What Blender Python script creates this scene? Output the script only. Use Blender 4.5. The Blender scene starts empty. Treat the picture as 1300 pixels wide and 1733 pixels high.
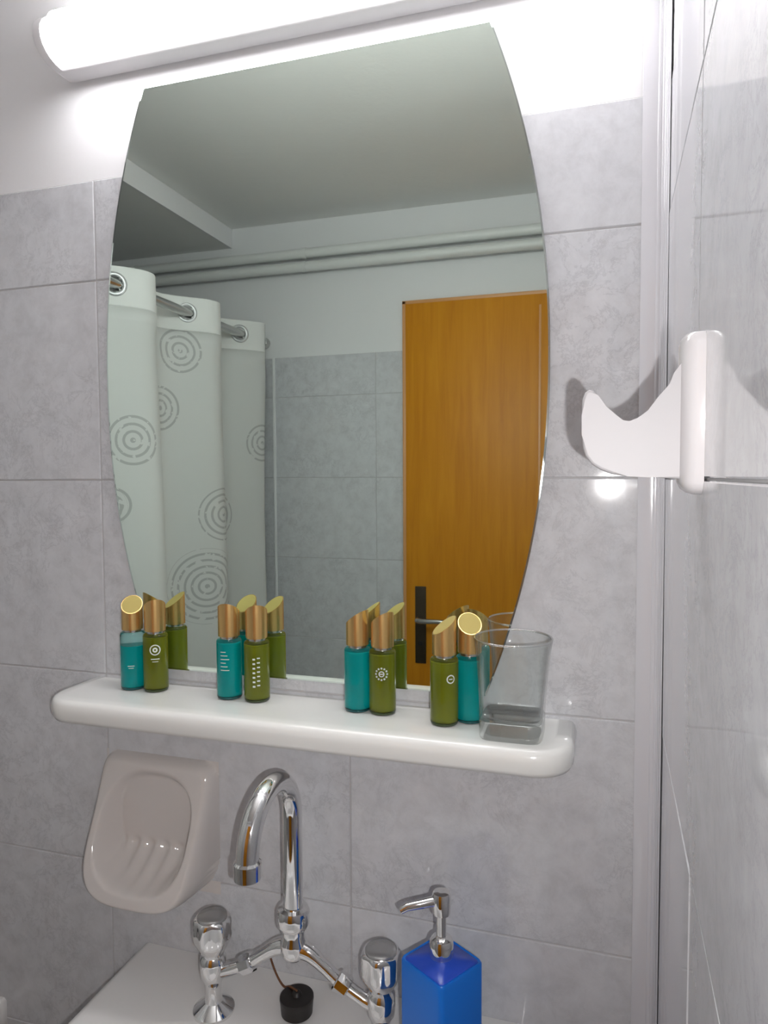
import bpy, bmesh, math, random
from mathutils import Vector, Matrix
random.seed(7)
C = bpy.context.scene.collection
S = bpy.context.scene
PI = math.pi
# ------------------------------------------------------------------ camera
CAM_H = 1.48
yaw, pitch, roll = 0.2952, 0.0506, -0.0052
F = Vector((-math.sin(yaw)*math.cos(pitch), math.cos(yaw)*math.cos(pitch), -math.sin(pitch)))
R0 = Vector((math.cos(yaw), math.sin(yaw), 0)); U0 = R0.cross(F)
R = R0*math.cos(roll) + U0*math.sin(roll); U = -R0*math.sin(roll) + U0*math.cos(roll)
cd = bpy.data.cameras.new('camera'); cam = bpy.data.objects.new('camera', cd); C.objects.link(cam)
cd.sensor_fit = 'VERTICAL'; cd.sensor_height = 36.0; cd.lens = 1186.4/1733*36.0; cd.clip_start = 0.01
m3 = Matrix((R, U, -F)).transposed()
cam.matrix_world = Matrix.Translation((0, 0, CAM_H)) @ m3.to_4x4()
S.camera = cam
# ------------------------------------------------------------------ world, flash, exposure
w = bpy.data.worlds.new('world'); S.world = w; w.use_nodes = True
w.node_tree.nodes['Background'].inputs[0].default_value = (0.8, 0.82, 0.85, 1)
w.node_tree.nodes['Background'].inputs[1].default_value = 0.05
fl = bpy.data.lights.new('phone_flash', 'AREA'); fl.shape = 'DISK'; fl.size = 0.006; fl.energy = 2.5; fl.color = (1.0, 0.98, 0.97)
flo = bpy.data.objects.new('phone_flash', fl); flo.matrix_world = Matrix.Translation((0.024, 0.0, 1.461)) @ m3.to_4x4(); C.objects.link(flo)
LAMP = 24.0
S.view_settings.view_transform = 'Standard'; S.view_settings.look = 'None'
S.view_settings.gamma = 1.0; S.view_settings.exposure = 0.0
# ------------------------------------------------------------------ material helpers
def mat(name, col=(.8, .8, .8), rough=.5, metal=0.0, trans=0.0, ior=1.5, emit=None, es=0.0, coat=0.0, alpha=1.0, sss=0.0):
    m = bpy.data.materials.new(name); m.use_nodes = True
    b = m.node_tree.nodes['Principled BSDF']; i = b.inputs
    i['Base Color'].default_value = (*col, 1); i['Roughness'].default_value = rough; i['Metallic'].default_value = metal
    i['Transmission Weight'].default_value = trans; i['IOR'].default_value = ior; i['Coat Weight'].default_value = coat
    i['Alpha'].default_value = alpha
    if sss: i['Subsurface Weight'].default_value = sss; i['Subsurface Scale'].default_value = .01
    if emit: i['Emission Color'].default_value = (*emit, 1); i['Emission Strength'].default_value = es
    return m
def N(m, t, **k):
    n = m.node_tree.nodes.new(t)
    for a, v in k.items(): setattr(n, a, v)
    return n
def L(m, a, b): m.node_tree.links.new(a, b)
def ramp(m, fac, stops):
    r = N(m, 'ShaderNodeValToRGB'); e = r.color_ramp.elements
    while len(e) < len(stops): e.new(.5)
    for k, (p, c) in enumerate(stops): e[k].position = p; e[k].color = (*c, 1)
    L(m, fac, r.inputs[0]); return r.outputs[0]
def noise(m, vec, scale, detail=4, rough=.6, dist=0.0):
    n = N(m, 'ShaderNodeTexNoise'); n.inputs['Scale'].default_value = scale; n.inputs['Detail'].default_value = detail
    n.inputs['Roughness'].default_value = rough; n.inputs['Distortion'].default_value = dist
    if vec is not None: L(m, vec, n.inputs['Vector'])
    return n.outputs['Fac']
def tile_material(name, c_lo, c_mid, c_hi, rough=.13):
    m = mat(name, c_mid, rough, coat=.25); b = m.node_tree.nodes['Principled BSDF']
    tc = N(m, 'ShaderNodeTexCoord'); oi = N(m, 'ShaderNodeObjectInfo')
    mul = N(m, 'ShaderNodeVectorMath', operation='SCALE'); L(m, oi.outputs['Location'], mul.inputs[0]); mul.inputs['Scale'].default_value = 1.73
    ad = N(m, 'ShaderNodeVectorMath', operation='ADD'); L(m, tc.outputs['Object'], ad.inputs[0]); L(m, mul.outputs[0], ad.inputs[1])
    v = ad.outputs[0]
    n1 = noise(m, v, 34, 6, .7, .3); base = ramp(m, n1, [(.30, c_lo), (.52, c_mid), (.72, c_hi)])
    # marble veins: thin dark squiggles where a distorted noise crosses its middle value
    n2 = noise(m, v, 26, 7, .75, .5)
    a = N(m, 'ShaderNodeMath', operation='SUBTRACT'); L(m, n2, a.inputs[0]); a.inputs[1].default_value = .5
    ab = N(m, 'ShaderNodeMath', operation='ABSOLUTE'); L(m, a.outputs[0], ab.inputs[0])
    vein = ramp(m, ab.outputs[0], [(0.0, (.84, .84, .85)), (.03, (1, 1, 1))])
    n3 = noise(m, v, 6, 2, .5); patch = ramp(m, n3, [(.42, (0, 0, 0)), (.60, (1, 1, 1))])
    mx = N(m, 'ShaderNodeMix', data_type='RGBA'); mx.inputs[6].default_value = (1, 1, 1, 1); L(m, patch, mx.inputs[0]); L(m, vein, mx.inputs[7])
    mm = N(m, 'ShaderNodeMix', data_type='RGBA', blend_type='MULTIPLY'); mm.inputs[0].default_value = 1.0
    L(m, base, mm.inputs[6]); L(m, mx.outputs[2], mm.inputs[7]); L(m, mm.outputs[2], b.inputs['Base Color'])
    bp = N(m, 'ShaderNodeBump'); bp.inputs['Strength'].default_value = .02; bp.inputs['Distance'].default_value = .002
    L(m, noise(m, v, 9, 2), bp.inputs['Height']); L(m, bp.outputs[0], b.inputs['Normal'])
    return m
def paint_material(name, col, bump=.15):
    m = mat(name, col, .75); b = m.node_tree.nodes['Principled BSDF']; tc = N(m, 'ShaderNodeTexCoord')
    bp = N(m, 'ShaderNodeBump'); bp.inputs['Strength'].default_value = bump; bp.inputs['Distance'].default_value = .003
    L(m, noise(m, tc.outputs['Object'], 22, 4), bp.inputs['Height']); L(m, bp.outputs[0], b.inputs['Normal'])
    return m
TILE = tile_material('grey_marbled_tile', (.54, .543, .567), (.62, .625, .652), (.67, .676, .703), .065)
PAINT = paint_material('white_wall_paint', (.78, .775, .79))
CEIL = paint_material('white_ceiling_paint', (.80, .80, .79), .3)
GROUT = mat('grey_grout', (.52, .51, .52), .85)
FLOORT = mat('grey_floor_tile', (.58, .57, .56), .3)
CERAM = mat('white_ceramic', (.78, .77, .76), .07, coat=.5)
CERAM2 = mat('warm_white_ceramic', (.66, .62, .60), .08, coat=.5)
CERAM3 = mat('hook_ceramic', (.66, .64, .655), .16, coat=.4)
PRONGM = mat('satin_hook_ceramic', (.43, .418, .432), .5)
SHELFM = mat('white_shelf_plastic', (.82, .82, .80), .16, coat=.3)
CHROME = mat('chrome', (.80, .80, .80), .045, 1.0)
KNOBM = mat('clouded_chrome_cap', (.42, .42, .42), .25, .7)
STEEL = mat('brushed_steel', (.55, .55, .54), .25, 1.0)
RUBBER = mat('black_rubber', (.012, .009, .008), .45)
CHAINM = mat('brown_chain', (.22, .10, .05), .4, .6)
MIRR = mat('silvered_glass', (.88, .985, .905), .012, 1.0)
BEVM = mat('bevelled_mirror_edge', (.66, .73, .70), .03, 1.0)
EDGE = mat('dark_mirror_back', (.03, .04, .035), .5)
LAMPB = mat('lamp_base_plastic', (.72, .70, .72), .35)
DIFF = mat('lamp_diffuser_lit', (.9, .9, .9), .4, emit=(1.0, .985, 1.0), es=LAMP)
BLUE = mat('blue_plastic', (.004, .145, .60), .3)
BLUE2 = mat('deep_blue_plastic', (.012, .055, .42), .28)
def thin_glass(name='clear_glass', base=.035, edge=.85, pw_=4.0):
    m = bpy.data.materials.new(name); m.use_nodes = True; t = m.node_tree; t.nodes.remove(t.nodes['Principled BSDF'])
    out = t.nodes['Material Output']; lw = N(m, 'ShaderNodeLayerWeight'); lw.inputs[0].default_value = .5; pw = N(m, 'ShaderNodeMath', operation='POWER'); L(m, lw.outputs['Facing'], pw.inputs[0]); pw.inputs[1].default_value = pw_
    f = N(m, 'ShaderNodeMath', operation='MULTIPLY_ADD'); L(m, pw.outputs[0], f.inputs[0]); f.inputs[1].default_value = edge; f.inputs[2].default_value = base
    tr = N(m, 'ShaderNodeBsdfTransparent'); tr.inputs[0].default_value = (.985, .995, .99, 1)
    g = N(m, 'ShaderNodeBsdfGlossy'); g.inputs['Roughness'].default_value = .03
    mx = N(m, 'ShaderNodeMixShader'); L(m, f.outputs[0], mx.inputs[0]); L(m, tr.outputs[0], mx.inputs[1]); L(m, g.outputs[0], mx.inputs[2]); L(m, mx.outputs[0], out.inputs[0])
    return m
GLASS = thin_glass()
GLASS_RIM = thin_glass('polished_glass_rim', .30, .6, 2.0)
GLASS_FOOT = thin_glass('thick_glass_foot', .14, .8, 3.0)
PRINT = mat('white_print', (.75, .78, .74), .5)
TRIMM = mat('pale_corner_seal', (.64, .635, .67), .12, coat=.5)
PIPEM = mat('painted_pipe', (.74, .75, .74), .35)
EYEM = mat('grey_eyelet', (.50, .51, .52), .3, .6)
BRASS = mat('dark_bronze', (.06, .045, .03), .35, .6)
FRAMEM = mat('door_frame_wood', (.66, .33, .13), .35)
def gold():
    m = mat('gold_cap', (.74, .48, .19), .27, .85); b = m.node_tree.nodes['Principled BSDF']; return m
GOLD = gold()
GOLDTOP = mat('pale_gold_cap_top', (.50, .40, .13), .75, .1)
TEALL = mat('teal_liquid', (.0, .62, .64), .05, trans=.45, ior=1.33)
GREENL = mat('olive_green_liquid', (.40, .39, .05), .05, trans=.45, ior=1.33)
TEALG = mat('teal_tinted_glass', (.62, .92, .88), .02, trans=1.0, ior=1.3)
GREENG = mat('green_tinted_glass', (.75, .88, .55), .02, trans=1.0, ior=1.3)
def door_mat():
    m = mat('orange_wood', (.6, .3, .05), .42); b = m.node_tree.nodes['Principled BSDF']; tc = N(m, 'ShaderNodeTexCoord'); b.inputs['Specular IOR Level'].default_value = .3
    mp = N(m, 'ShaderNodeMapping'); mp.inputs['Scale'].default_value = (14, 14, 1.0); L(m, tc.outputs['Object'], mp.inputs[0])
    f = noise(m, mp.outputs[0], 3.0, 6, .6, .4)
    c = ramp(m, f, [(.30, (.52, .185, .006)), (.55, (.60, .232, .008)), (.75, (.66, .275, .012))]); L(m, c, b.inputs['Base Color'])
    return m
DOORM = door_mat()
# ------------------------------------------------------------------ object helpers
def link(name, me, m=None, parent=None, loc=(0, 0, 0), rot=(0, 0, 0)):
    o = bpy.data.objects.new(name, me); C.objects.link(o); o.parent = parent; o.location = loc; o.rotation_euler = rot
    if m is not None and me is not None and not me.materials: me.materials.append(m)
    return o
def tag(o, label=None, cat=None, group=None, kind=None):
    for k, v in (('label', label), ('category', cat), ('group', group), ('kind', kind)):
        if v: o[k] = v
    return o
def empty(name, loc=(0, 0, 0), rz=0):
    o = bpy.data.objects.new(name, None); C.objects.link(o); o.location = loc; o.rotation_euler = (0, 0, rz); o.empty_display_size = .02
    return o
def fin(bm, smooth=None, name='mesh'):
    bmesh.ops.recalc_face_normals(bm, faces=bm.faces[:])
    me = bpy.data.meshes.new(name); bm.to_mesh(me); bm.free()
    if smooth is not None:
        for p in me.polygons: p.use_smooth = True
        if smooth < 180:
            me.set_sharp_from_angle(angle=math.radians(smooth))
            for p in me.polygons:
                if len(p.vertices) > 12: p.use_smooth = False
    return me
def box_bm(x0, x1, y0, y1, z0, z1, bev=0, seg=2):
    bm = bmesh.new(); bmesh.ops.create_cube(bm, size=1)
    for v in bm.verts: v.co = Vector(((x0+x1)/2 + v.co.x*(x1-x0), (y0+y1)/2 + v.co.y*(y1-y0), (z0+z1)/2 + v.co.z*(z1-z0)))
    if bev: bmesh.ops.bevel(bm, geom=bm.edges[:], offset=bev, segments=seg, profile=.5, affect='EDGES')
    return bm
def box(name, b, m, parent=None, bev=0, seg=2, loc=(0, 0, 0), rot=(0, 0, 0)):
    return link(name, fin(box_bm(*b, bev, seg), 35 if bev else None), m, parent, loc, rot)
def lathe_bm(prof, n=40, cx=0, cy=0, bm=None):
    bm = bm or bmesh.new(); rings = []
    for r, z in prof:
        rings.append([bm.verts.new((cx + r*math.cos(2*PI*k/n), cy + r*math.sin(2*PI*k/n), z)) for k in range(n)])
    for a, b in zip(rings, rings[1:]):
        for k in range(n): bm.faces.new((a[k], a[(k+1) % n], b[(k+1) % n], b[k]))
    bm.faces.new(rings[0]); bm.faces.new(rings[-1]); return bm
def lathe(name, prof, m, parent=None, n=40, loc=(0, 0, 0), rot=(0, 0, 0), sm=40):
    return link(name, fin(lathe_bm(prof, n), sm), m, parent, loc, rot)
def tube_bm(pts, rad, n=20, bm=None):
    bm = bm or bmesh.new(); pts = [Vector(p) for p in pts]; rings = []; up = None
    for i, p in enumerate(pts):
        t = (pts[min(i+1, len(pts)-1)] - pts[max(i-1, 0)]).normalized()
        if up is None: up = t.orthogonal().normalized()
        up = (up - t*up.dot(t)).normalized(); s = t.cross(up); r = rad[i] if hasattr(rad, '__len__') else rad
        rings.append([bm.verts.new(p + up*r*math.cos(2*PI*k/n) + s*r*math.sin(2*PI*k/n)) for k in range(n)])
    for a, b in zip(rings, rings[1:]):
        for k in range(n): bm.faces.new((a[k], a[(k+1) % n], b[(k+1) % n], b[k]))
    bm.faces.new(rings[0]); bm.faces.new(rings[-1]); return bm
def tube(name, pts, rad, m, parent=None, n=20, sm=50):
    return link(name, fin(tube_bm(pts, rad, n), sm), m, parent)
def prism_bm(poly, y0, y1, bev=0, seg=3):           # polygon in XZ, thickness along Y
    bm = bmesh.new(); a = [bm.verts.new((x, y0, z)) for x, z in poly]; b = [bm.verts.new((x, y1, z)) for x, z in poly]
    n = len(poly); bm.faces.new(a); bm.faces.new(b[::-1])
    for k in range(n): bm.faces.new((a[k], b[k], b[(k+1) % n], a[(k+1) % n]))
    if bev:
        e = [e for e in bm.edges if abs(e.verts[0].co.y - e.verts[1].co.y) < 1e-6]
        bmesh.ops.bevel(bm, geom=e, offset=bev, segments=seg, profile=.5, affect='EDGES', clamp_overlap=True)
    return bm
def spline(pts, k=6):
    out = []; n = len(pts)
    for i in range(n-1):
        p0, p1, p2, p3 = [Vector(pts[max(0, min(n-1, j))]) for j in (i-1, i, i+1, i+2)]
        for s in range(k):
            t = s/k; out.append(.5*((2*p1) + (p2-p0)*t + (2*p0-5*p1+4*p2-p3)*t*t + (3*p1-p0-3*p2+p3)*t**3))
    out.append(Vector(pts[-1])); return out
# ------------------------------------------------------------------ room shell
YB = .75          # face of the tiles behind the basin
YF = -.532        # face of the tiles on the door wall
XR = .0636        # face of the tiles on the wall at the right
XL = -1.75
ZC = 2.262
ZT = 1.851        # top of the tiling
rows = [(1.851, 1.7275), (1.7275, 1.4775), (1.4775, 1.2275), (1.2275, .9765), (.9765, .7265), (.7265, .4765), (.4765, .2265), (.2265, 0.0)]
G = .0008; TH = .006; REC = .0014
def wall(name, b): 
    o = box(name, b, None, None); o.data.materials.clear(); o.data.materials.append(PAINT); tag(o, kind='structure'); return o
wall_back = wall('wall_back', (XL-.1, XR+.12, YB+TH, YB+.12, 0, ZC))
wall_right = wall('wall_right', (XR+TH, XR+.12, YF-.1, YB+TH, 0, ZC))
wall_front = wall('wall_front', (XL-.1, XR+.12, YF-.12, YF-TH, 0, ZC))
wall_left = wall('wall_left', (XL-.12, XL-TH, YF-TH, YB+TH, 0, ZC))
box('floor', (XL-.12, XR+.12, YF-.12, YB+.12, -.08, 0), FLOORT)['kind'] = 'structure'
box('ceiling', (XL-.12, XR+.12, YF-.12, YB+.12, ZC, ZC+.08), CEIL)['kind'] = 'structure'
# plaster skins above the tiling, 2 mm behind the tile faces, and grout beds under the tiles
box('plaster', (XL, XR, YB+.0015, YB+TH, ZT, ZC), PAINT, wall_back); box('grout', (XL, XR, YB+REC, YB+TH, 0, ZT), GROUT, wall_back)
box('plaster', (XR+.0015, XR+TH, YF, YB, ZT, ZC), PAINT, wall_right); box('grout', (XR+REC, XR+TH, YF, YB, 0, ZT), GROUT, wall_right)
TILT = -.0183
wall_right.matrix_world = Matrix.Translation((XR, YB, 0)) @ Matrix.Rotation(TILT, 4, 'Z') @ Matrix.Translation((-XR, -YB, 0))     # the old walls do not meet quite square
box('plaster', (XL, XR, YF-TH, YF-.0015, ZT, ZC), PAINT, wall_front); box('grout', (XL, XR, YF-TH, YF-REC, 0, ZT), GROUT, wall_front)
box('plaster', (XL-TH, XL-.0015, YF, YB, ZT, ZC), PAINT, wall_left); box('grout', (XL-TH, XL-REC, YF, YB, 0, ZT), GROUT, wall_left)
tile_cache = {}
def tile(parent, c, wd, ht, rz, tilt=0.0):
    key = (round(wd, 4), round(ht, 4))
    if key not in tile_cache:
        me = fin(box_bm(-wd/2+G, wd/2-G, 0, TH-.0005, -ht/2+G, ht/2-G, .0009, 1)); me.materials.append(TILE); tile_cache[key] = me
    return link('tile', tile_cache[key], None, parent, c, (random.uniform(-1, 1)*tilt, 0, rz + random.uniform(-1, 1)*tilt))
def tile_wall(parent, cols, face, rz, put, skip=None, tilt=0.0006):
    for z1, z0 in rows:
        for a, b in zip(cols, cols[1:]):
            if skip and skip((a+b)/2, (z0+z1)/2): continue
            tile(parent, put((a+b)/2, face, (z0+z1)/2), abs(b-a), z1-z0, rz, tilt)
xb = [XL, -1.6045, -1.2713, -.938, -.6045, -.2713, .0607]; xb[-1] = XR - .0006
tile_wall(wall_back, xb, YB, 0, lambda a, f, z: (a, f, z))
yr = [YF, -.530+.0, -.197, .137, .470, YB]; yr = [YF, -.197, .137, .470, YB]
tile_wall(wall_right, yr, XR, -PI/2, lambda a, f, z: (f, a, z), tilt=0.0022)
DX0, DX1, DZ = -.541, .027, 1.982
xf = [XL, -1.638, -1.305, -.972, -.638, DX0-.012]
tile_wall(wall_front, xf, YF, PI, lambda a, f, z: (a, f, z))
tile_wall(wall_left, yr, XL, PI/2, lambda a, f, z: (f, a, z))
# moulded corner seal
cs = empty('trim_1', (XR, YB, 0)); tag(cs, kind='structure')
bm = bmesh.new(); prof = []
leg = [(-.0245, -.0010), (-.0238, -.0016), (-.0104, -.0022), (-.0096, -.0030), (-.0080, -.0034), (-.0066, -.0031), (-.0058, -.0042), (-.0046, -.0046)]
prof = leg + [(y, x) for x, y in reversed(leg)]
va = [bm.verts.new((x, y, .002)) for x, y in prof]; vb = [bm.verts.new((x, y, ZC-.002)) for x, y in prof]
for k in range(len(prof)-1): bm.faces.new((va[k], va[k+1], vb[k+1], vb[k]))
cv0 = bm.verts.new((-.0006, -.0006, .002)); cv1 = bm.verts.new((-.0006, -.0006, ZC-.002))
bm.faces.new((va[-1], cv0, cv1, vb[-1])); bm.faces.new((cv0, va[0], vb[0], cv1)); bm.faces.new(va + [cv0]); bm.faces.new(vb + [cv1])
link('corner_strip', fin(bm, 40), TRIMM, cs)
# soffit over the shower
sf = box('beam', (XL-TH, -1.112, YF-TH, YB+TH, 2.203, ZC), PAINT); sf.name = 'trim_2'; tag(sf, kind='structure')
sf.data.materials.clear(); sf.data.materials.append(CEIL)
bm = box_bm(-1.116, -1.110, YF, YB, 2.2015, ZC-.001, 0); link('side_board', fin(bm), PAINT, sf)
# narrow upright strip at the edge of the shower tiling
tr = box('trim_3', (-.976, -.967, YF, YF+.004, 0, ZT), PAINT, bev=.001); tag(tr, kind='structure')
# door on the opposite wall
dr = empty('door_1', (0, YF, 0)); tag(dr, kind='structure')
box('door_leaf', (DX0, DX1, -.004, .016, .008, DZ), DOORM, dr, bev=.0015)
fr = box('door_frame', (DX0-.011, DX0-.001, -.004, .010, 0, DZ+.010), FRAMEM, dr, bev=.001)
box('door_frame', (DX0-.011, DX1+.010, -.004, .010, DZ+.001, DZ+.011), FRAMEM, dr, bev=.001)
box('edge_strip', (-.158, -.152, .0155, .0185, .008, DZ-.03), FRAMEM, dr, bev=.0008)
pl = box('handle_plate', (-.513, -.480, .016, .020, .925, 1.155), BRASS, dr, bev=.0015)
link('handle_lever', fin(tube_bm([(-.497, .018, 1.06), (-.497, .055, 1.06), (-.485, .064, 1.061), (-.43, .064, 1.062), (-.39, .062, 1.060)], [.009, .008, .008, .007, .006], 14), 50), STEEL, pl)
link('keyhole', fin(tube_bm([(-.497, .019, .985), (-.497, .0215, .985)], .007, 14), 50), RUBBER, pl)
# ------------------------------------------------------------------ pipes high on the opposite wall
for zz, lab in ((2.153, 'upper white painted pipe running under the ceiling, seen in the mirror'), (2.113, 'lower white painted pipe above the door, seen in the mirror')):
    p = empty('water_pipe', (0, YF+.030, zz)); tag(p, lab, 'pipe', 'painted pipes under the ceiling')
    link('pipe_run', fin(tube_bm([(XL, 0, 0), (-1.1, 0, 0), (-.4, 0, 0), (.042, 0, 0)], .0145, 20), 50), PIPEM, p)
    for xx in (-1.45, -.85, -.06):
        link('pipe_clip', fin(tube_bm([(xx-.006, 0, 0), (xx+.006, 0, 0)], .0165, 20, box_bm(xx-.005, xx+.005, -.031, 0, -.004, .004)), 50), PIPEM, p)
# ------------------------------------------------------------------ shower rod and curtain
XC, ZR = -1.0, 1.898
rod = empty('curtain_rod', (XC, 0, ZR)); tag(rod, 'steel rod carrying the white shower curtain, seen in the mirror', 'curtain rod')
tube('rod_bar', [(0, YF, 0), (0, 0, 0), (0, YB, 0)], .0115, STEEL, rod)
for yy, s in ((YF, 1), (YB, -1)):
    link('rod_flange', fin(tube_bm([(0, yy, 0), (0, yy+s*.008, 0), (0, yy+s*.018, 0)], [.017, .017, .013], 24), 50), STEEL, rod)
PER, Y0 = .277, -.437           # fold length; first crest by the far end
AMP = .046
cu = empty('shower_curtain', (XC, 0, 0)); tag(cu, 'white shower curtain with grey ring print hanging in deep folds, seen in the mirror', 'curtain')
ny = 236; ys = [Y0 + (.70-Y0)*k/ny for k in range(ny+1)]
cx = lambda y, z: AMP*(1 + .10*math.sin(z*2.1 + y*9))*math.cos(2*PI*(y-Y0)/PER + .25*math.sin((1.94-z)*1.6)) + (.004*math.sin(z*5+y*20) if z < 1.8 else 0)
arc = [0]
for a, b in zip(ys, ys[1:]): arc.append(arc[-1] + math.hypot(b-a, cx(b, 1.9)-cx(a, 1.9)))
def arc_at(y):
    t = (y-Y0)/(.70-Y0)*ny; i = max(0, min(ny-1, int(t))); return arc[i] + (arc[i+1]-arc[i])*(t-i)
cross = []                        # where the cloth passes the rod
for a, b in zip(ys, ys[1:]):
    if cx(a, ZR)*cx(b, ZR) <= 0: cross.append((a+b)/2)
def cloth(z0, z1, nz, holes=False):
    bm = bmesh.new(); uvl = bm.loops.layers.uv.new('UVMap'); g = []
    for j in range(nz+1):
        z = z0 + (z1-z0)*j/nz; g.append([bm.verts.new((cx(y, z), y, z)) for y in ys])
    for j in range(nz):
        for i in range(ny):
            zc = z0 + (z1-z0)*(j+.5)/nz; yc = (ys[i]+ys[i+1])/2
            if holes and any(math.hypot(arc_at(yc)-arc_at(c), zc-ZR) < .0165 for c in cross): continue
            f = bm.faces.new((g[j][i], g[j][i+1], g[j+1][i+1], g[j+1][i]))
            for lp, (ii, jj) in zip(f.loops, ((i, j), (i+1, j), (i+1, j+1), (i, j+1))): lp[uvl].uv = (arc[ii], z0 + (z1-z0)*jj/nz)
    me = bpy.data.meshes.new('cloth'); bm.to_mesh(me); bm.free()
    for p in me.polygons: p.use_smooth = True
    return me
def curtain_mat():
    m = mat('ring_print_cloth', (.70, .71, .70), .8); b = m.node_tree.nodes['Principled BSDF']
    uv = N(m, 'ShaderNodeUVMap'); acc = None
    rings = [(.158, 1.563, .066), (-.125, 1.195, .100), (-.172, 1.382, .070), (-.030, 1.653, .058), (-.078, 1.800, .060), (.204, 1.415, .05), (-.425, 1.582, .055),
             (-.29, 1.37, .07), (-.30, 1.02, .09), (.12, 1.05, .08), (.40, 1.5, .09), (.35, 1.2, .08), (-.24, .7, .09), (.1, .6, .1), (.19, 1.42, .045), (.5, .9, .08)]
    nz = noise(m, uv.outputs[0], 60, 2)
    for y, z, rr in rings:
        d = N(m, 'ShaderNodeVectorMath', operation='DISTANCE'); L(m, uv.outputs[0], d.inputs[0]); d.inputs[1].default_value = (arc_at(y), z, 0)
        s = N(m, 'ShaderNodeMath', operation='DIVIDE'); L(m, d.outputs['Value'], s.inputs[0]); s.inputs[1].default_value = .0165
        fr_ = N(m, 'ShaderNodeMath', operation='FRACT'); L(m, s.outputs[0], fr_.inputs[0])
        lt = N(m, 'ShaderNodeMath', operation='LESS_THAN'); L(m, fr_.outputs[0], lt.inputs[0]); lt.inputs[1].default_value = .36
        ins = N(m, 'ShaderNodeMath', operation='LESS_THAN'); L(m, d.outputs['Value'], ins.inputs[0]); ins.inputs[1].default_value = rr
        mu = N(m, 'ShaderNodeMath', operation='MULTIPLY'); L(m, lt.outputs[0], mu.inputs[0]); L(m, ins.outputs[0], mu.inputs[1])
        if acc is None: acc = mu.outputs[0]
        else:
            mx = N(m, 'ShaderNodeMath', operation='MAXIMUM'); L(m, acc, mx.inputs[0]); L(m, mu.outputs[0], mx.inputs[1]); acc = mx.outputs[0]
    gate = N(m, 'ShaderNodeMath', operation='GREATER_THAN'); L(m, nz, gate.inputs[0]); gate.inputs[1].default_value = .40
    f = N(m, 'ShaderNodeMath', operation='MULTIPLY'); L(m, acc, f.inputs[0]); L(m, gate.outputs[0], f.inputs[1])
    f2 = N(m, 'ShaderNodeMath', operation='MULTIPLY'); L(m, f.outputs[0], f2.inputs[0]); f2.inputs[1].default_value = .45
    mix = N(m, 'ShaderNodeMix', data_type='RGBA'); L(m, f2.outputs[0], mix.inputs[0]); mix.inputs[6].default_value = (.60, .61, .60, 1); mix.inputs[7].default_value = (.17, .17, .17, 1)
    L(m, mix.outputs[2], b.inputs['Base Color'])
    return m
CLOTH = curtain_mat(); HEAD = mat('white_heading_cloth', (.74, .75, .74), .7)
def solid(o, t=.0012):
    md = o.modifiers.new('thickness', 'SOLIDIFY'); md.thickness = t; md.offset = 0
solid(link('cloth_panel', cloth(.12, 1.852, 60), CLOTH, cu))
hd = link('heading_band', cloth(1.852, 1.937, 30, True), HEAD, cu); solid(hd)
ring = bmesh.new(); n1, n2 = 28, 8
vs = [[ring.verts.new(((.0215 + .0048*math.cos(2*PI*b/n2))*math.cos(2*PI*a/n1), .0022*math.sin(2*PI*b/n2), (.0215 + .0048*math.cos(2*PI*b/n2))*math.sin(2*PI*a/n1))) for b in range(n2)] for a in range(n1)]
for a in range(n1):
    for b in range(n2): ring.faces.new((vs[a][b], vs[(a+1) % n1][b], vs[(a+1) % n1][(b+1) % n2], vs[a][(b+1) % n2]))
ring_me = fin(ring, 180); ring_me.materials.append(EYEM)
for c in cross:
    sl = (cx(c+.002, ZR)-cx(c-.002, ZR))/.004          # dx/dy of the cloth
    link('eyelet', ring_me, None, cu, (0, c, ZR), (0, 0, math.atan2(1.0, sl)))
# ------------------------------------------------------------------ fluorescent light over the mirror
lx0, lx1 = -.628, .030
lt = empty('wall_light', ((lx0+lx1)/2, YB, 1.975)); tag(lt, 'long white fluorescent wall light glowing above the mirror', 'lamp')
ox, oy = (lx0+lx1)/2, YB
def lp(v): return (v[0]-ox, v[1]-oy, v[2]-1.975)
def capsule(x0, x1, y0, y1, z0, z1, r, taper=0.0):      # rounded trough: XY depth section swept along X
    bm = bmesh.new(); sec = []
    for k in range(13):
        a = -PI/2 + PI*k/12; sec.append((math.cos(a), math.sin(a)))
    rings = []
    for x, s in ((x0, .62), (x0+.004, .86), (x0+.012, 1.0), (x1-.012, 1.0), (x1-.004, .86), (x1, .62)):
        zc, hz = (z0+z1)/2, (z1-z0)/2; d = (y1-y0)
        ring = [bm.verts.new(lp((x, y1, zc-hz*s)))] + [bm.verts.new(lp((x, y1 - d*s*(.45 + .55*c), zc + hz*s*q))) for c, q in sec] + [bm.verts.new(lp((x, y1, zc+hz*s)))]
        rings.append(ring)
    n = len(rings[0])
    for a, b in zip(rings, rings[1:]):
        for k in range(n): bm.faces.new((a[k], a[(k+1) % n], b[(k+1) % n], b[k]))
    bm.faces.new(rings[0]); bm.faces.new(rings[-1]); return bm
link('lamp_base', fin(box_bm(lx0-ox-.004, lx1-ox+.004, -.030, .0, -.005, .053, .005, 3), 40), LAMPB, lt)
link('diffuser', fin(capsule(lx0+.006, lx1-.006, YB-.067, YB-.029, 1.973, 2.025, .01), 50), DIFF, lt)
link('end_cap', fin(capsule(lx0-.006, lx0+.008, YB-.064, YB-.004, 1.971, 2.026, .01), 50), LAMPB, lt)
link('end_cap', fin(capsule(lx1-.008, lx1+.006, YB-.064, YB-.004, 1.971, 2.026, .01), 50), LAMPB, lt)
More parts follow.
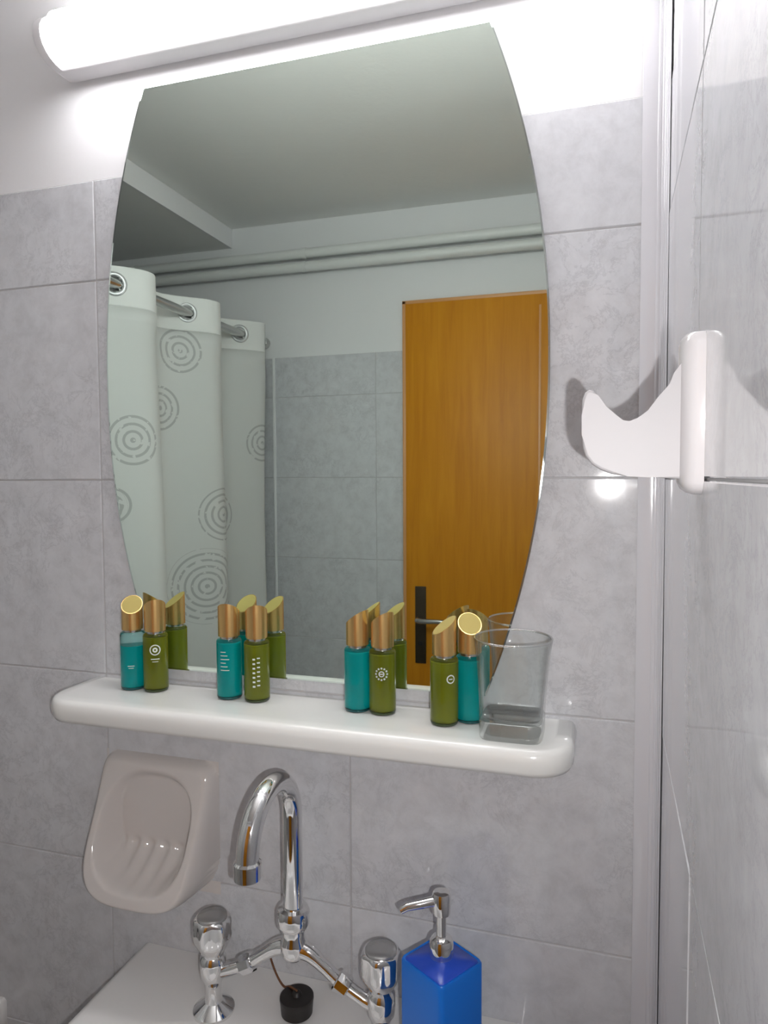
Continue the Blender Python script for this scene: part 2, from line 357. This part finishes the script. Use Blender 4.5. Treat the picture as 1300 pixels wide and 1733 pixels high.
# ------------------------------------------------------------------ mirror
mi = empty('wall_mirror', (-.317, YB, 1.243)); tag(mi, 'tall frameless mirror with bowed sides hanging below the lamp', 'mirror')
H0, H1 = 0.0, .706
def outline(off, n=40):
    pts = []
    zs = [H0+off + (H1-H0-2*off)*k/n for k in range(n+1)]
    hw = lambda z: .2695 - .0625*abs((z-.357)/.35)**2.15 - off
    pts += [(hw(z), z) for z in zs] + [(-hw(z), z) for z in reversed(zs)]
    return pts
def sheet(name, poly, y, m, parent):
    bm = bmesh.new(); bm.faces.new([bm.verts.new((x, y, z)) for x, z in poly]); me = fin(bm)
    if me.polygons[0].normal.y > 0: me.flip_normals()
    return link(name, me, m, parent)
o_out, o_in = outline(0), outline(.0018)
link('backing', fin(prism_bm(o_out, -.0052, -.0015)), EDGE, mi)
YM = -.0065
bm = bmesh.new(); a = [bm.verts.new((x, YM, z)) for x, z in o_in]; b = [bm.verts.new((x, -.0053, z)) for x, z in o_in]
bm.faces.new(a); bm.faces.new(b[::-1]); n = len(a)
for k in range(n): bm.faces.new((a[k], b[k], b[(k+1) % n], a[(k+1) % n]))
link('mirror_face', fin(bm), MIRR, mi)
bm = bmesh.new(); a = [bm.verts.new((x, YM, z)) for x, z in o_in]; b = [bm.verts.new((x, -.0063, z)) for x, z in o_out]; c = [bm.verts.new((x, -.0052, z)) for x, z in o_out]
for k in range(n):
    bm.faces.new((a[k], a[(k+1) % n], b[(k+1) % n], b[k])); bm.faces.new((b[k], b[(k+1) % n], c[(k+1) % n], c[k]))
link('bevelled_edge', fin(bm), BEVM, mi)
# ------------------------------------------------------------------ shelf
ZS = 1.223
sh = empty('wall_shelf', (-.32, YB, ZS)); tag(sh, 'long white plastic shelf with rounded corners fixed below the mirror', 'shelf')
def rounded_slab(x0, x1, y0, y1, rc, prof):           # outline rounded at the front corners; prof = (inset, z)
    bm = bmesh.new(); rings = []
    for ins, z in prof:
        r = max(rc-ins, .004); pts = [(x0+ins, y1), (x1-ins, y1)]
        for k in range(13):
            t = k/12*PI/2; pts.append((x1-ins-r+r*math.cos(t), y0+ins+r-r*math.sin(t)))
        for k in range(13):
            t = k/12*PI/2; pts.append((x0+ins+r-r*math.sin(t), y0+ins+r-r*math.cos(t)))
        rings.append([bm.verts.new((x, y, z)) for x, y in pts])
    n = len(rings[0])
    for a, b in zip(rings, rings[1:]):
        for k in range(n): bm.faces.new((a[k], a[(k+1) % n], b[(k+1) % n], b[k]))
    bm.faces.new(rings[0]); bm.faces.new(rings[-1]); return bm
link('shelf_board', fin(rounded_slab(-.305, .302, -.098, 0, .040,
     [(.010, -.027), (.004, -.026), (.0012, -.021), (.0, -.012), (.0012, -.005), (.004, -.0012), (.008, 0), (.02, .0)]), 180), SHELFM, sh)
# ------------------------------------------------------------------ little bottles
def bottle(kind, x, y, slant, label, group, print_rot, style):
    liq, gl = (TEALL, TEALG) if kind == 't' else (GREENL, GREENG)
    nm = 'cosmetic_bottle'
    t = empty(nm, (x, y, ZS)); tag(t, label, 'bottle', group)
    r = .0147; hb = .070; lev = .053 if style == 'gap' else .0655
    link('liquid', fin(lathe_bm([(r-.003, .0035), (r-.0012, .005), (r-.0010, .010), (r-.0010, lev), (r-.002, lev+.0006)], 32), 50), liq, t)
    link('glass_body', fin(lathe_bm([(r-.003, 0), (r-.0012, .0006), (r, .003), (r, lev+.001), (r, hb-.003), (r-.001, hb-.001), (r-.003, hb)], 32), 50), gl, t)
    link('glass_foot', fin(lathe_bm([(r-.004, .0006), (r-.0006, .0012), (r-.0004, .0032), (r-.003, .0034)], 32), 50), mat('dark_foot', (.05, .09, .06) if kind == 'g' else (.01, .10, .11), .1) if 'df'+kind not in cache else cache['df'+kind], t)
    link('neck_ring', fin(lathe_bm([(.0095, hb-.0005), (.0102, hb), (.0102, hb+.003), (.0095, hb+.0035)], 28), 50), STEEL, t)
    # slant-cut cap
    rc = .0125; z0 = hb+.003; n = 32; bm = bmesh.new(); lo, hi = .094, .1125
    a_ = [bm.verts.new((rc*math.cos(2*PI*k/n), rc*math.sin(2*PI*k/n), z0)) for k in range(n)]
    b_ = [bm.verts.new((rc*math.cos(2*PI*k/n), rc*math.sin(2*PI*k/n), (lo+hi)/2 - .0004 + (hi-lo)/2*math.cos(2*PI*k/n - slant))) for k in range(n)]
    for k in range(n): bm.faces.new((a_[k], a_[(k+1) % n], b_[(k+1) % n], b_[k]))
    bm.faces.new(a_); bm.faces.new(b_)
    cp = link('cap', fin(bm, 40), GOLD, t)
    bm = bmesh.new(); top = [bm.verts.new((.93*rc*math.cos(2*PI*k/n), .93*rc*math.sin(2*PI*k/n), (lo+hi)/2 + .93*(hi-lo)/2*math.cos(2*PI*k/n - slant))) for k in range(n)]
    bot = [bm.verts.new(v.co - Vector((0, 0, .0012))) for v in top]
    bm.faces.new(top); bm.faces.new(bot[::-1])
    for k in range(n): bm.faces.new((top[k], bot[k], bot[(k+1) % n], top[(k+1) % n]))
    link('cap_top', fin(bm), GOLDTOP, cp)
    # printed mark wrapped on the glass: a ring emblem and short lines of text
    bm = bmesh.new(); rp = r + .00025
    def cyl(u, z): a = print_rot + u/rp; return (rp*math.cos(a), rp*math.sin(a), z)
    def quad(u0, u1, za, zb):
        k = max(1, int((u1-u0)/.0015))
        for i in range(k):
            ua, ub = u0+(u1-u0)*i/k, u0+(u1-u0)*(i+1)/k
            bm.faces.new([bm.verts.new(cyl(*p)) for p in ((ua, za), (ub, za), (ub, zb), (ua, zb))])
    def ringp(zc, ro, ri, uc=0, k=20):
        for i in range(k):
            t0, t1 = 2*PI*i/k, 2*PI*(i+1)/k
            bm.faces.new([bm.verts.new(cyl(uc + q*math.sin(tt), zc + q*math.cos(tt))) for q, tt in ((ri, t0), (ro, t0), (ro, t1), (ri, t1))])
    if style == 'emblem': ringp(.052, .0065, .0052); ringp(.052, .003, .0012); quad(-.005, .005, .0405, .0415); quad(-.0035, .0035, .0375, .0382)
    elif style == 'lines':
        for k in range(6): quad(-.0055, .001 + .002*((k*7) % 3), .056-.0042*k, .0568-.0042*k)
    elif style == 'upright':
        for k in range(7): quad(-.0042, -.0012, .0185+.0052*k, .0205+.0052*k); quad(.0008, .0042, .020+.0052*k, .0215+.0052*k)
    elif style == 'dots':
        for k in range(12): ringp(.046 + .0062*math.cos(k*PI/6), .0011, .0003, .0062*math.sin(k*PI/6), 6)
        ringp(.046, .0032, .0022); quad(-.002, .002, .0455, .0465)
    elif style == 'small': ringp(.050, .0046, .0034, .003); quad(.001, .005, .0495, .0505)
    elif style == 'gap': quad(-.004, .004, .030, .0308); quad(-.003, .003, .0275, .0281)
    me = bpy.data.meshes.new('print'); bm.to_mesh(me); bm.free(); link('printed_mark', me, PRINT, t)
    return t
cache = {'dft': mat('dark_teal_foot', (.01, .10, .11), .1), 'dfg': mat('dark_green_foot', (.06, .08, .04), .1)}
front = -1.0
bx = [('t', -.5417, .722, math.radians(120), 'half-emptied teal bottle with slanted gold cap, at the left end of the shelf', 'gap', -1.1),
      ('g', -.5098, .7225, math.radians(-50), 'olive green bottle with ring emblem, touching the leftmost teal bottle', 'emblem', -1.0),
      ('t', -.4095, .722, math.radians(-80), 'teal bottle with small white text lines in the second pair from the left', 'lines', -1.4),
      ('g', -.3736, .7215, math.radians(-60), 'olive green bottle with tall upright white lettering in the second pair', 'upright', -1.15),
      ('t', -.2510, .722, math.radians(-20), 'deep teal bottle without markings, left one of the third pair', 'none', -1.0),
      ('g', -.2217, .7205, math.radians(-35), 'olive green bottle with a dotted round emblem, right one of the third pair', 'dots', -1.35),
      ('g', -.1501, .706, math.radians(30), 'olive bottle with cap slanting up to the right, in the pair beside the tumbler', 'small', -1.1),
      ('t', -.1262, .7215, math.radians(110), 'teal bottle half hidden behind the clear tumbler', 'none', -1.3)]
for k, x, y, sl, lab, st, pr in bx:
    bottle(k, x, y, sl, lab, 'small gold-capped bottles on the shelf', pr, st)
# ------------------------------------------------------------------ tumbler: square foot turning into a round rim
tb = empty('tumbler', (-.0785, .697, ZS)); tag(tb, 'clear glass tumbler with thick square foot at the right end of the shelf', 'glass')
def sq(r, e, k, n=64):
    t = 2*PI*k/n + math.radians(12); c, s = math.cos(t), math.sin(t)
    d = (abs(c)**e + abs(s)**e)**(-1/e); t2 = t
    return (r*d*c, r*d*s)
bm = bmesh.new(); rings = []
for r, e, z in ((.0292, 6, .0185), (.0308, 6, .019), (.0309, 5.5, .022), (.033, 3.4, .05), (.0362, 2.5, .08), (.0385, 2.05, .0945), (.0381, 2, .0955), (.0375, 2, .0948),
                (.0349, 2.4, .08), (.0317, 3.2, .05), (.0292, 4.2, .022), (.0280, 4.5, .020), (.02, 4, .0192)):
    rings.append([bm.verts.new((*sq(r, e, k), z)) for k in range(64)])
for a, b in zip(rings, rings[1:]):
    for k in range(64): bm.faces.new((a[k], a[(k+1) % 64], b[(k+1) % 64], b[k]))
bm.faces.new(rings[0]); bm.faces.new(rings[-1]); link('glass_wall', fin(bm, 60), GLASS, tb)
bm = bmesh.new(); rings = []
for r, e, z in ((.027, 6, .0), (.0296, 6, .0006), (.0306, 6, .0022), (.0308, 6, .017), (.0298, 6, .0182), (.0285, 6, .0184)):
    rings.append([bm.verts.new((*sq(r, e, k), z)) for k in range(64)])
for a, b in zip(rings, rings[1:]):
    for k in range(64): bm.faces.new((a[k], a[(k+1) % 64], b[(k+1) % 64], b[k]))
bm.faces.new(rings[0]); bm.faces.new(rings[-1]); link('glass_foot', fin(bm, 60), GLASS_FOOT, tb)
bm = bmesh.new(); rings = []
for q in range(9):
    a_ = 2*PI*q/8; rings.append([bm.verts.new((*sq(.0380 + .0011*math.cos(a_), 2.0, k), .0962 + .0011*math.sin(a_))) for k in range(64)])
for a, b in zip(rings, rings[1:]):
    for k in range(64): bm.faces.new((a[k], a[(k+1) % 64], b[(k+1) % 64], b[k]))
bmesh.ops.remove_doubles(bm, verts=bm.verts[:], dist=1e-6)
link('glass_rim', fin(bm, 180), GLASS_RIM, tb)
# ------------------------------------------------------------------ ceramic soap dish (glazed body as a height field off the wall)
sd = empty('soap_dish', (-.524, YB, .962)); tag(sd, 'white ceramic soap dish with ribbed hollow on the wall left of the tap', 'soap dish')
W2, HH = .0815, .168; nu, nv = 96, 104
def ss(a, b, x): t = max(0, min(1, (x-a)/(b-a))); return t*t*(3-2*t)
def depth(u, v):           # u -1..1, v 0..1 ; depth off the wall
    out = .016 + .060*(1-ss(-.05, 1.02, v))**.9
    p = 9 if v > .5 else 3.4
    e = (abs(u)**p + abs((v-.5)*2)**p)**(1/p)
    roll_ = math.sqrt(max(0, 1-((max(e, .86)-.86)/.14)**2))
    body = out*roll_
    vc = .53; e2 = (abs(u/.80)**2.6 + abs((v-vc)/(.40))**2.6)**(1/2.6)
    cav = 1-ss(.80, 1.0, e2)
    floor_ = .010
    if v < .36: floor_ = .010 + .050*ss(.0, 1.0, (.36-v)/.26)      # tray floor rising towards the front rim
    rib = .0030*math.cos(u*24)*ss(.05, .16, v)*(1-ss(.32, .40, v))
    return body*(1-cav) + (min(floor_, body) + rib)*cav
bm = bmesh.new(); g = [[bm.verts.new((W2*(2*i/nu-1), -max(0, depth(2*i/nu-1, j/nv)), HH*j/nv)) for i in range(nu+1)] for j in range(nv+1)]
for j in range(nv):
    for i in range(nu): bm.faces.new((g[j][i], g[j][i+1], g[j+1][i+1], g[j+1][i]))
link('glazed_body', fin(bm, 180), CERAM2, sd)
# ------------------------------------------------------------------ wash basin
ZB = .88
wb = empty('wash_basin', (-.31, YB, ZB)); tag(wb, 'white ceramic wash basin under the two-handled tap', 'basin')
nx, ny2 = 84, 76
BX, BY0 = .249, -.44
def bz(x, y):
    d = (abs(x/.200)**3.2 + abs((y+.265)/.158)**3.2)**(1/3.2)
    z = -.13*(1-ss(.45, 1.0, d)) - .006*(1-ss(1.0, 1.06, d))
    ex = max(abs(x)-(BX-.012), 0)/.012; ey = max((BY0+.012)-y, 0)/.012; e = min(1, math.hypot(ex, ey))
    return z - .012*(1-math.sqrt(1-e*e))
bm = bmesh.new(); g = [[bm.verts.new((BX*(2*i/nx-1), BY0*(1-j/ny2)-.0005, bz(BX*(2*i/nx-1), BY0*(1-j/ny2)))) for i in range(nx+1)] for j in range(ny2+1)]
for j in range(ny2):
    for i in range(nx): bm.faces.new((g[j][i], g[j][i+1], g[j+1][i+1], g[j+1][i]))
bd = [e for e in bm.edges if e.is_boundary]
r_ = bmesh.ops.extrude_edge_only(bm, edges=bd); nvx = [v for v in r_['geom'] if isinstance(v, bmesh.types.BMVert)]
for v in nvx: v.co.z = -.15 if v.co.y > -.3 else -.12; v.co.x *= .90; v.co.y = v.co.y*.94 if v.co.y < -.01 else v.co.y
bmesh.ops.contextual_create(bm, geom=[e for e in bm.edges if e.is_boundary])
link('bowl', fin(bm, 60), CERAM, wb)
lathe('pedestal', [(.10, -.879), (.10, -.86), (.075, -.75), (.065, -.4), (.085, -.18), (.10, -.145)], CERAM, wb, loc=(0, -.17, 0))
# ------------------------------------------------------------------ bridge tap
FX, FY = -.309, .672
fa = empty('mixer_tap', (FX, FY, ZB)); tag(fa, 'chrome two-handled bridge tap with tall swan-neck spout', 'tap')
HX = .099
for s in (-1, 1):
    link('pillar', fin(lathe_bm([(.023, 0), (.023, .003), (.019, .006), (.010, .012), (.0085, .020), (.0095, .034), (.0135, .040), (.0145, .050), (.0145, .062), (.0115, .066)], 36, s*HX), 40), CHROME, fa)
    k = bmesh.new(); n = 48; rings = []
    for r, z, fl_ in ((.0112, .064, 0), (.0135, .070, .03), (.0200, .080, .10), (.0215, .086, .12), (.0215, .104, .12), (.0200, .108, .06), (.0180, .109, 0)):
        rings.append([k.verts.new((s*HX + r*(1-fl_*.5*(1+math.cos(6*2*PI*q/n)))*math.cos(2*PI*q/n), r*(1-fl_*.5*(1+math.cos(6*2*PI*q/n)))*math.sin(2*PI*q/n), z)) for q in range(n)])
    for a, b in zip(rings, rings[1:]):
        for q in range(n): k.faces.new((a[q], a[(q+1) % n], b[(q+1) % n], b[q]))
    k.faces.new(rings[0]); k.faces.new(rings[-1])
    kn = link('handle', fin(k, 50), CHROME, fa)
    link('handle_cap', fin(lathe_bm([(.0165, .1085), (.0165, .1105), (.0150, .1118), (.006, .1124)], 36, s*HX), 40), KNOBM, kn)
    # arm of the bridge
    pts = spline([(s*(HX-.008), 0, .047), (s*.078, 0, .052), (s*.055, 0, .064), (s*.036, 0, .078), (s*.018, 0, .090), (0, 0, .094)], 8)
    rad = [.0068 + .0035*ss(.040, .0, abs(p.x)-.0) + .0018*ss(.05, .06, abs(p.x))*0 for p in pts]
    link('bridge_arm', fin(tube_bm(pts, rad, 24), 50), CHROME, fa)
    d = Vector((s*.062, 0, .0602)) - Vector((s*.050, 0, .067)); c0 = Vector((s*.056, 0, .0635)); d.normalize()
    link('coupling_nut', fin(tube_bm([c0-d*.008, c0-d*.0065, c0+d*.0065, c0+d*.008], [.0088, .0108, .0108, .0088], 8), 20), CHROME, fa)
link('hub', fin(lathe_bm([(.010, .082), (.0145, .088), (.0145, .100), (.0120, .106), (.0120, .114), (.0165, .117), (.0178, .121), (.0178, .133), (.0160, .137), (.0115, .1385)], 36), 40), CHROME, fa)
zc = .240; sp = [(0, 0, .137), (0, 0, .18), (0, 0, .22), (0, 0, zc-.008)]
for k in range(0, 25):
    a = PI*k/24*.985; sp.append((0, -.050*(1-math.cos(a)), zc + .052*math.sin(a)))
sp.append((0, sp[-1][1]-.0003, zc-.001))
spo = link('spout', fin(tube_bm(sp, .0108, 28), 60), CHROME, fa)
e = Vector(sp[-1]); link('aerator', fin(lathe_bm([(.0095, e.z-.014), (.0128, e.z-.013), (.0130, e.z+.002), (.0112, e.z+.004)], 32, e.x, e.y), 40), CHROME, spo)
# ------------------------------------------------------------------ plug on its chain
pg = empty('sink_plug', (-.316, .694, ZB)); tag(pg, 'black rubber sink plug with thin chain lying under the tap bridge', 'plug')
link('stopper', fin(lathe_bm([(.016, .0006), (.0175, .002), (.0185, .016), (.0190, .0175), (.0188, .0205), (.0165, .0215), (.006, .022), (.0045, .025), (.003, .026)], 36), 40), RUBBER, pg)
ch = spline([(-.052, .034, .045), (-.046, .032, .028), (-.036, .027, .015), (-.024, .018, .013), (-.012, .008, .0225), (0, 0, .026)], 5)
bm = bmesh.new(); tube_bm(ch, .0008, 6, bm)
for p in spline([tuple(q) for q in ch[::5]], 9):
    bmesh.ops.create_icosphere(bm, subdivisions=1, radius=.0015, matrix=Matrix.Translation(p))
o = link('chain', fin(bm, 180), CHAINM, pg)
# ------------------------------------------------------------------ soap dispenser
ds = empty('soap_dispenser', (-.1395, .642, ZB), math.radians(57)); tag(ds, 'square blue plastic soap dispenser with chrome pump standing on the basin', 'soap dispenser')
bm = bmesh.new(); a = .0288; hb = .134
def rsq(h, z, r=.005, n=5):
    out = []
    for cx_, cy_, a0 in ((h-r, h-r, 0), (-(h-r), h-r, 1), (-(h-r), -(h-r), 2), (h-r, -(h-r), 3)):
        for q in range(n+1):
            t = (a0 + q/n)*PI/2; out.append(bm.verts.new((cx_+r*math.cos(t), cy_+r*math.sin(t), z)))
    return out
rings = [rsq(a-.002, .0), rsq(a, .002), rsq(a, .05), rsq(a, hb-.002), rsq(a-.001, hb), rsq(a-.0028, hb-.0008)]
for p, q in zip(rings, rings[1:]):
    n = len(p)
    for k in range(n): bm.faces.new((p[k], p[(k+1) % n], q[(k+1) % n], q[k]))
bm.faces.new(rings[0]); bm.faces.new(rings[-1]); link('bottle_body', fin(bm, 40), BLUE, ds)
bm = bmesh.new(); rings = [rsq(a-.003, hb-.0006, .004), rsq(a-.004, hb+.0004, .004), rsq(.014, hb-.0002+.0030, .008), rsq(.011, hb+.0045, .009)]
for p, q in zip(rings, rings[1:]):
    n = len(p)
    for k in range(n): bm.faces.new((p[k], p[(k+1) % n], q[(k+1) % n], q[k]))
bm.faces.new(rings[0]); bm.faces.new(rings[-1]); link('shoulder', fin(bm, 60), BLUE2, ds)
pm = link('pump', fin(lathe_bm([(.0105, hb+.003), (.0115, hb+.004), (.0115, hb+.018), (.0100, hb+.021), (.0062, hb+.0225), (.0048, hb+.024), (.0048, hb+.044), (.0085, hb+.046), (.0090, hb+.050), (.0090, hb+.064), (.0080, hb+.0665), (.003, hb+.067)], 32), 40), CHROME, ds)
link('nozzle', fin(tube_bm([(-.004, 0, 0), (.010, 0, .0), (.034, 0, -.003), (.040, 0, -.006)], [.0052, .0048, .0038, .0034], 16), 50), CHROME, pm, (0, 0, hb+.058), (0, 0, math.radians(205-57)))
# ------------------------------------------------------------------ towel hook on the right-hand wall
hk = empty('towel_hook', (XR-.30*.0183, .45, 1.471)); tag(hk, 'white ceramic towel hook curving out from the right wall, seen side-on', 'hook')
J = [(-.0055, 1.5372), (-.0082, 1.5355), (-.0100, 1.5310), (-.0104, 1.5200), (-.0102, 1.5070), (-.0095, 1.4990), (-.0075, 1.4930), (-.0035, 1.4876), (.0022, 1.4838), (.0090, 1.4810), (.0190, 1.4793), (.0336, 1.4785), (.0555, 1.4772),
     (.0555, 1.5620), (.0520, 1.5560), (.0484, 1.5450), (.0442, 1.5387), (.0373, 1.5306), (.0312, 1.5221), (.0261, 1.5160), (.0202, 1.5137), (.0153, 1.5145), (.0105, 1.5185), (.0050, 1.5260), (.0000, 1.5335), (-.0025, 1.5363)]
bm = prism_bm([(x*.9-(XR-.30*.0183), (z-1.48)*.9+1.48-1.471) for x, z in J], -.0085, .0085, .0042, 4)
link('prong', fin(bm, 60), PRONGM, hk)
bm = bmesh.new(); rings = []          # rounded upright back plate
for z, s in ((-.0025, .30), (-.0015, .60), (.001, .85), (.005, 1), (.084, 1), (.088, .93), (.090, .80)):
    ring_ = []
    for k in range(17):
        t = -PI/2 + PI*k/16; ring_.append(bm.verts.new((-.0004 - .0128*s*math.cos(t)**.7 if abs(math.cos(t)) > 1e-6 else -.0004, .019*s*math.sin(t), z)))
    rings.append(ring_)
for a_, b_ in zip(rings, rings[1:]):
    for k in range(17): bm.faces.new((a_[k], a_[(k+1) % 17], b_[(k+1) % 17], b_[k]))
bm.faces.new(rings[0]); bm.faces.new(rings[-1]); link('back_plate', fin(bm, 60), CERAM3, hk)
# ------------------------------------------------------------------ ceramic fitting low on the wall, only its edge in the picture
ph = empty('paper_holder', (-.83, YB, .70)); tag(ph, 'white ceramic paper holder low on the tiles at the bottom left corner', 'paper holder')
link('holder_body', fin(rounded_slab(-.07, .046, -.012, 0, .010, [(.004, 0), (0, .004), (0, .05), (.004, .054)]), 60), CERAM, ph)
for s in (-.062, .038):
    link('holder_arm', fin(box_bm(s-.008, s+.008, -.05, -.010, .012, .042, .005, 3), 60), CERAM, ph)
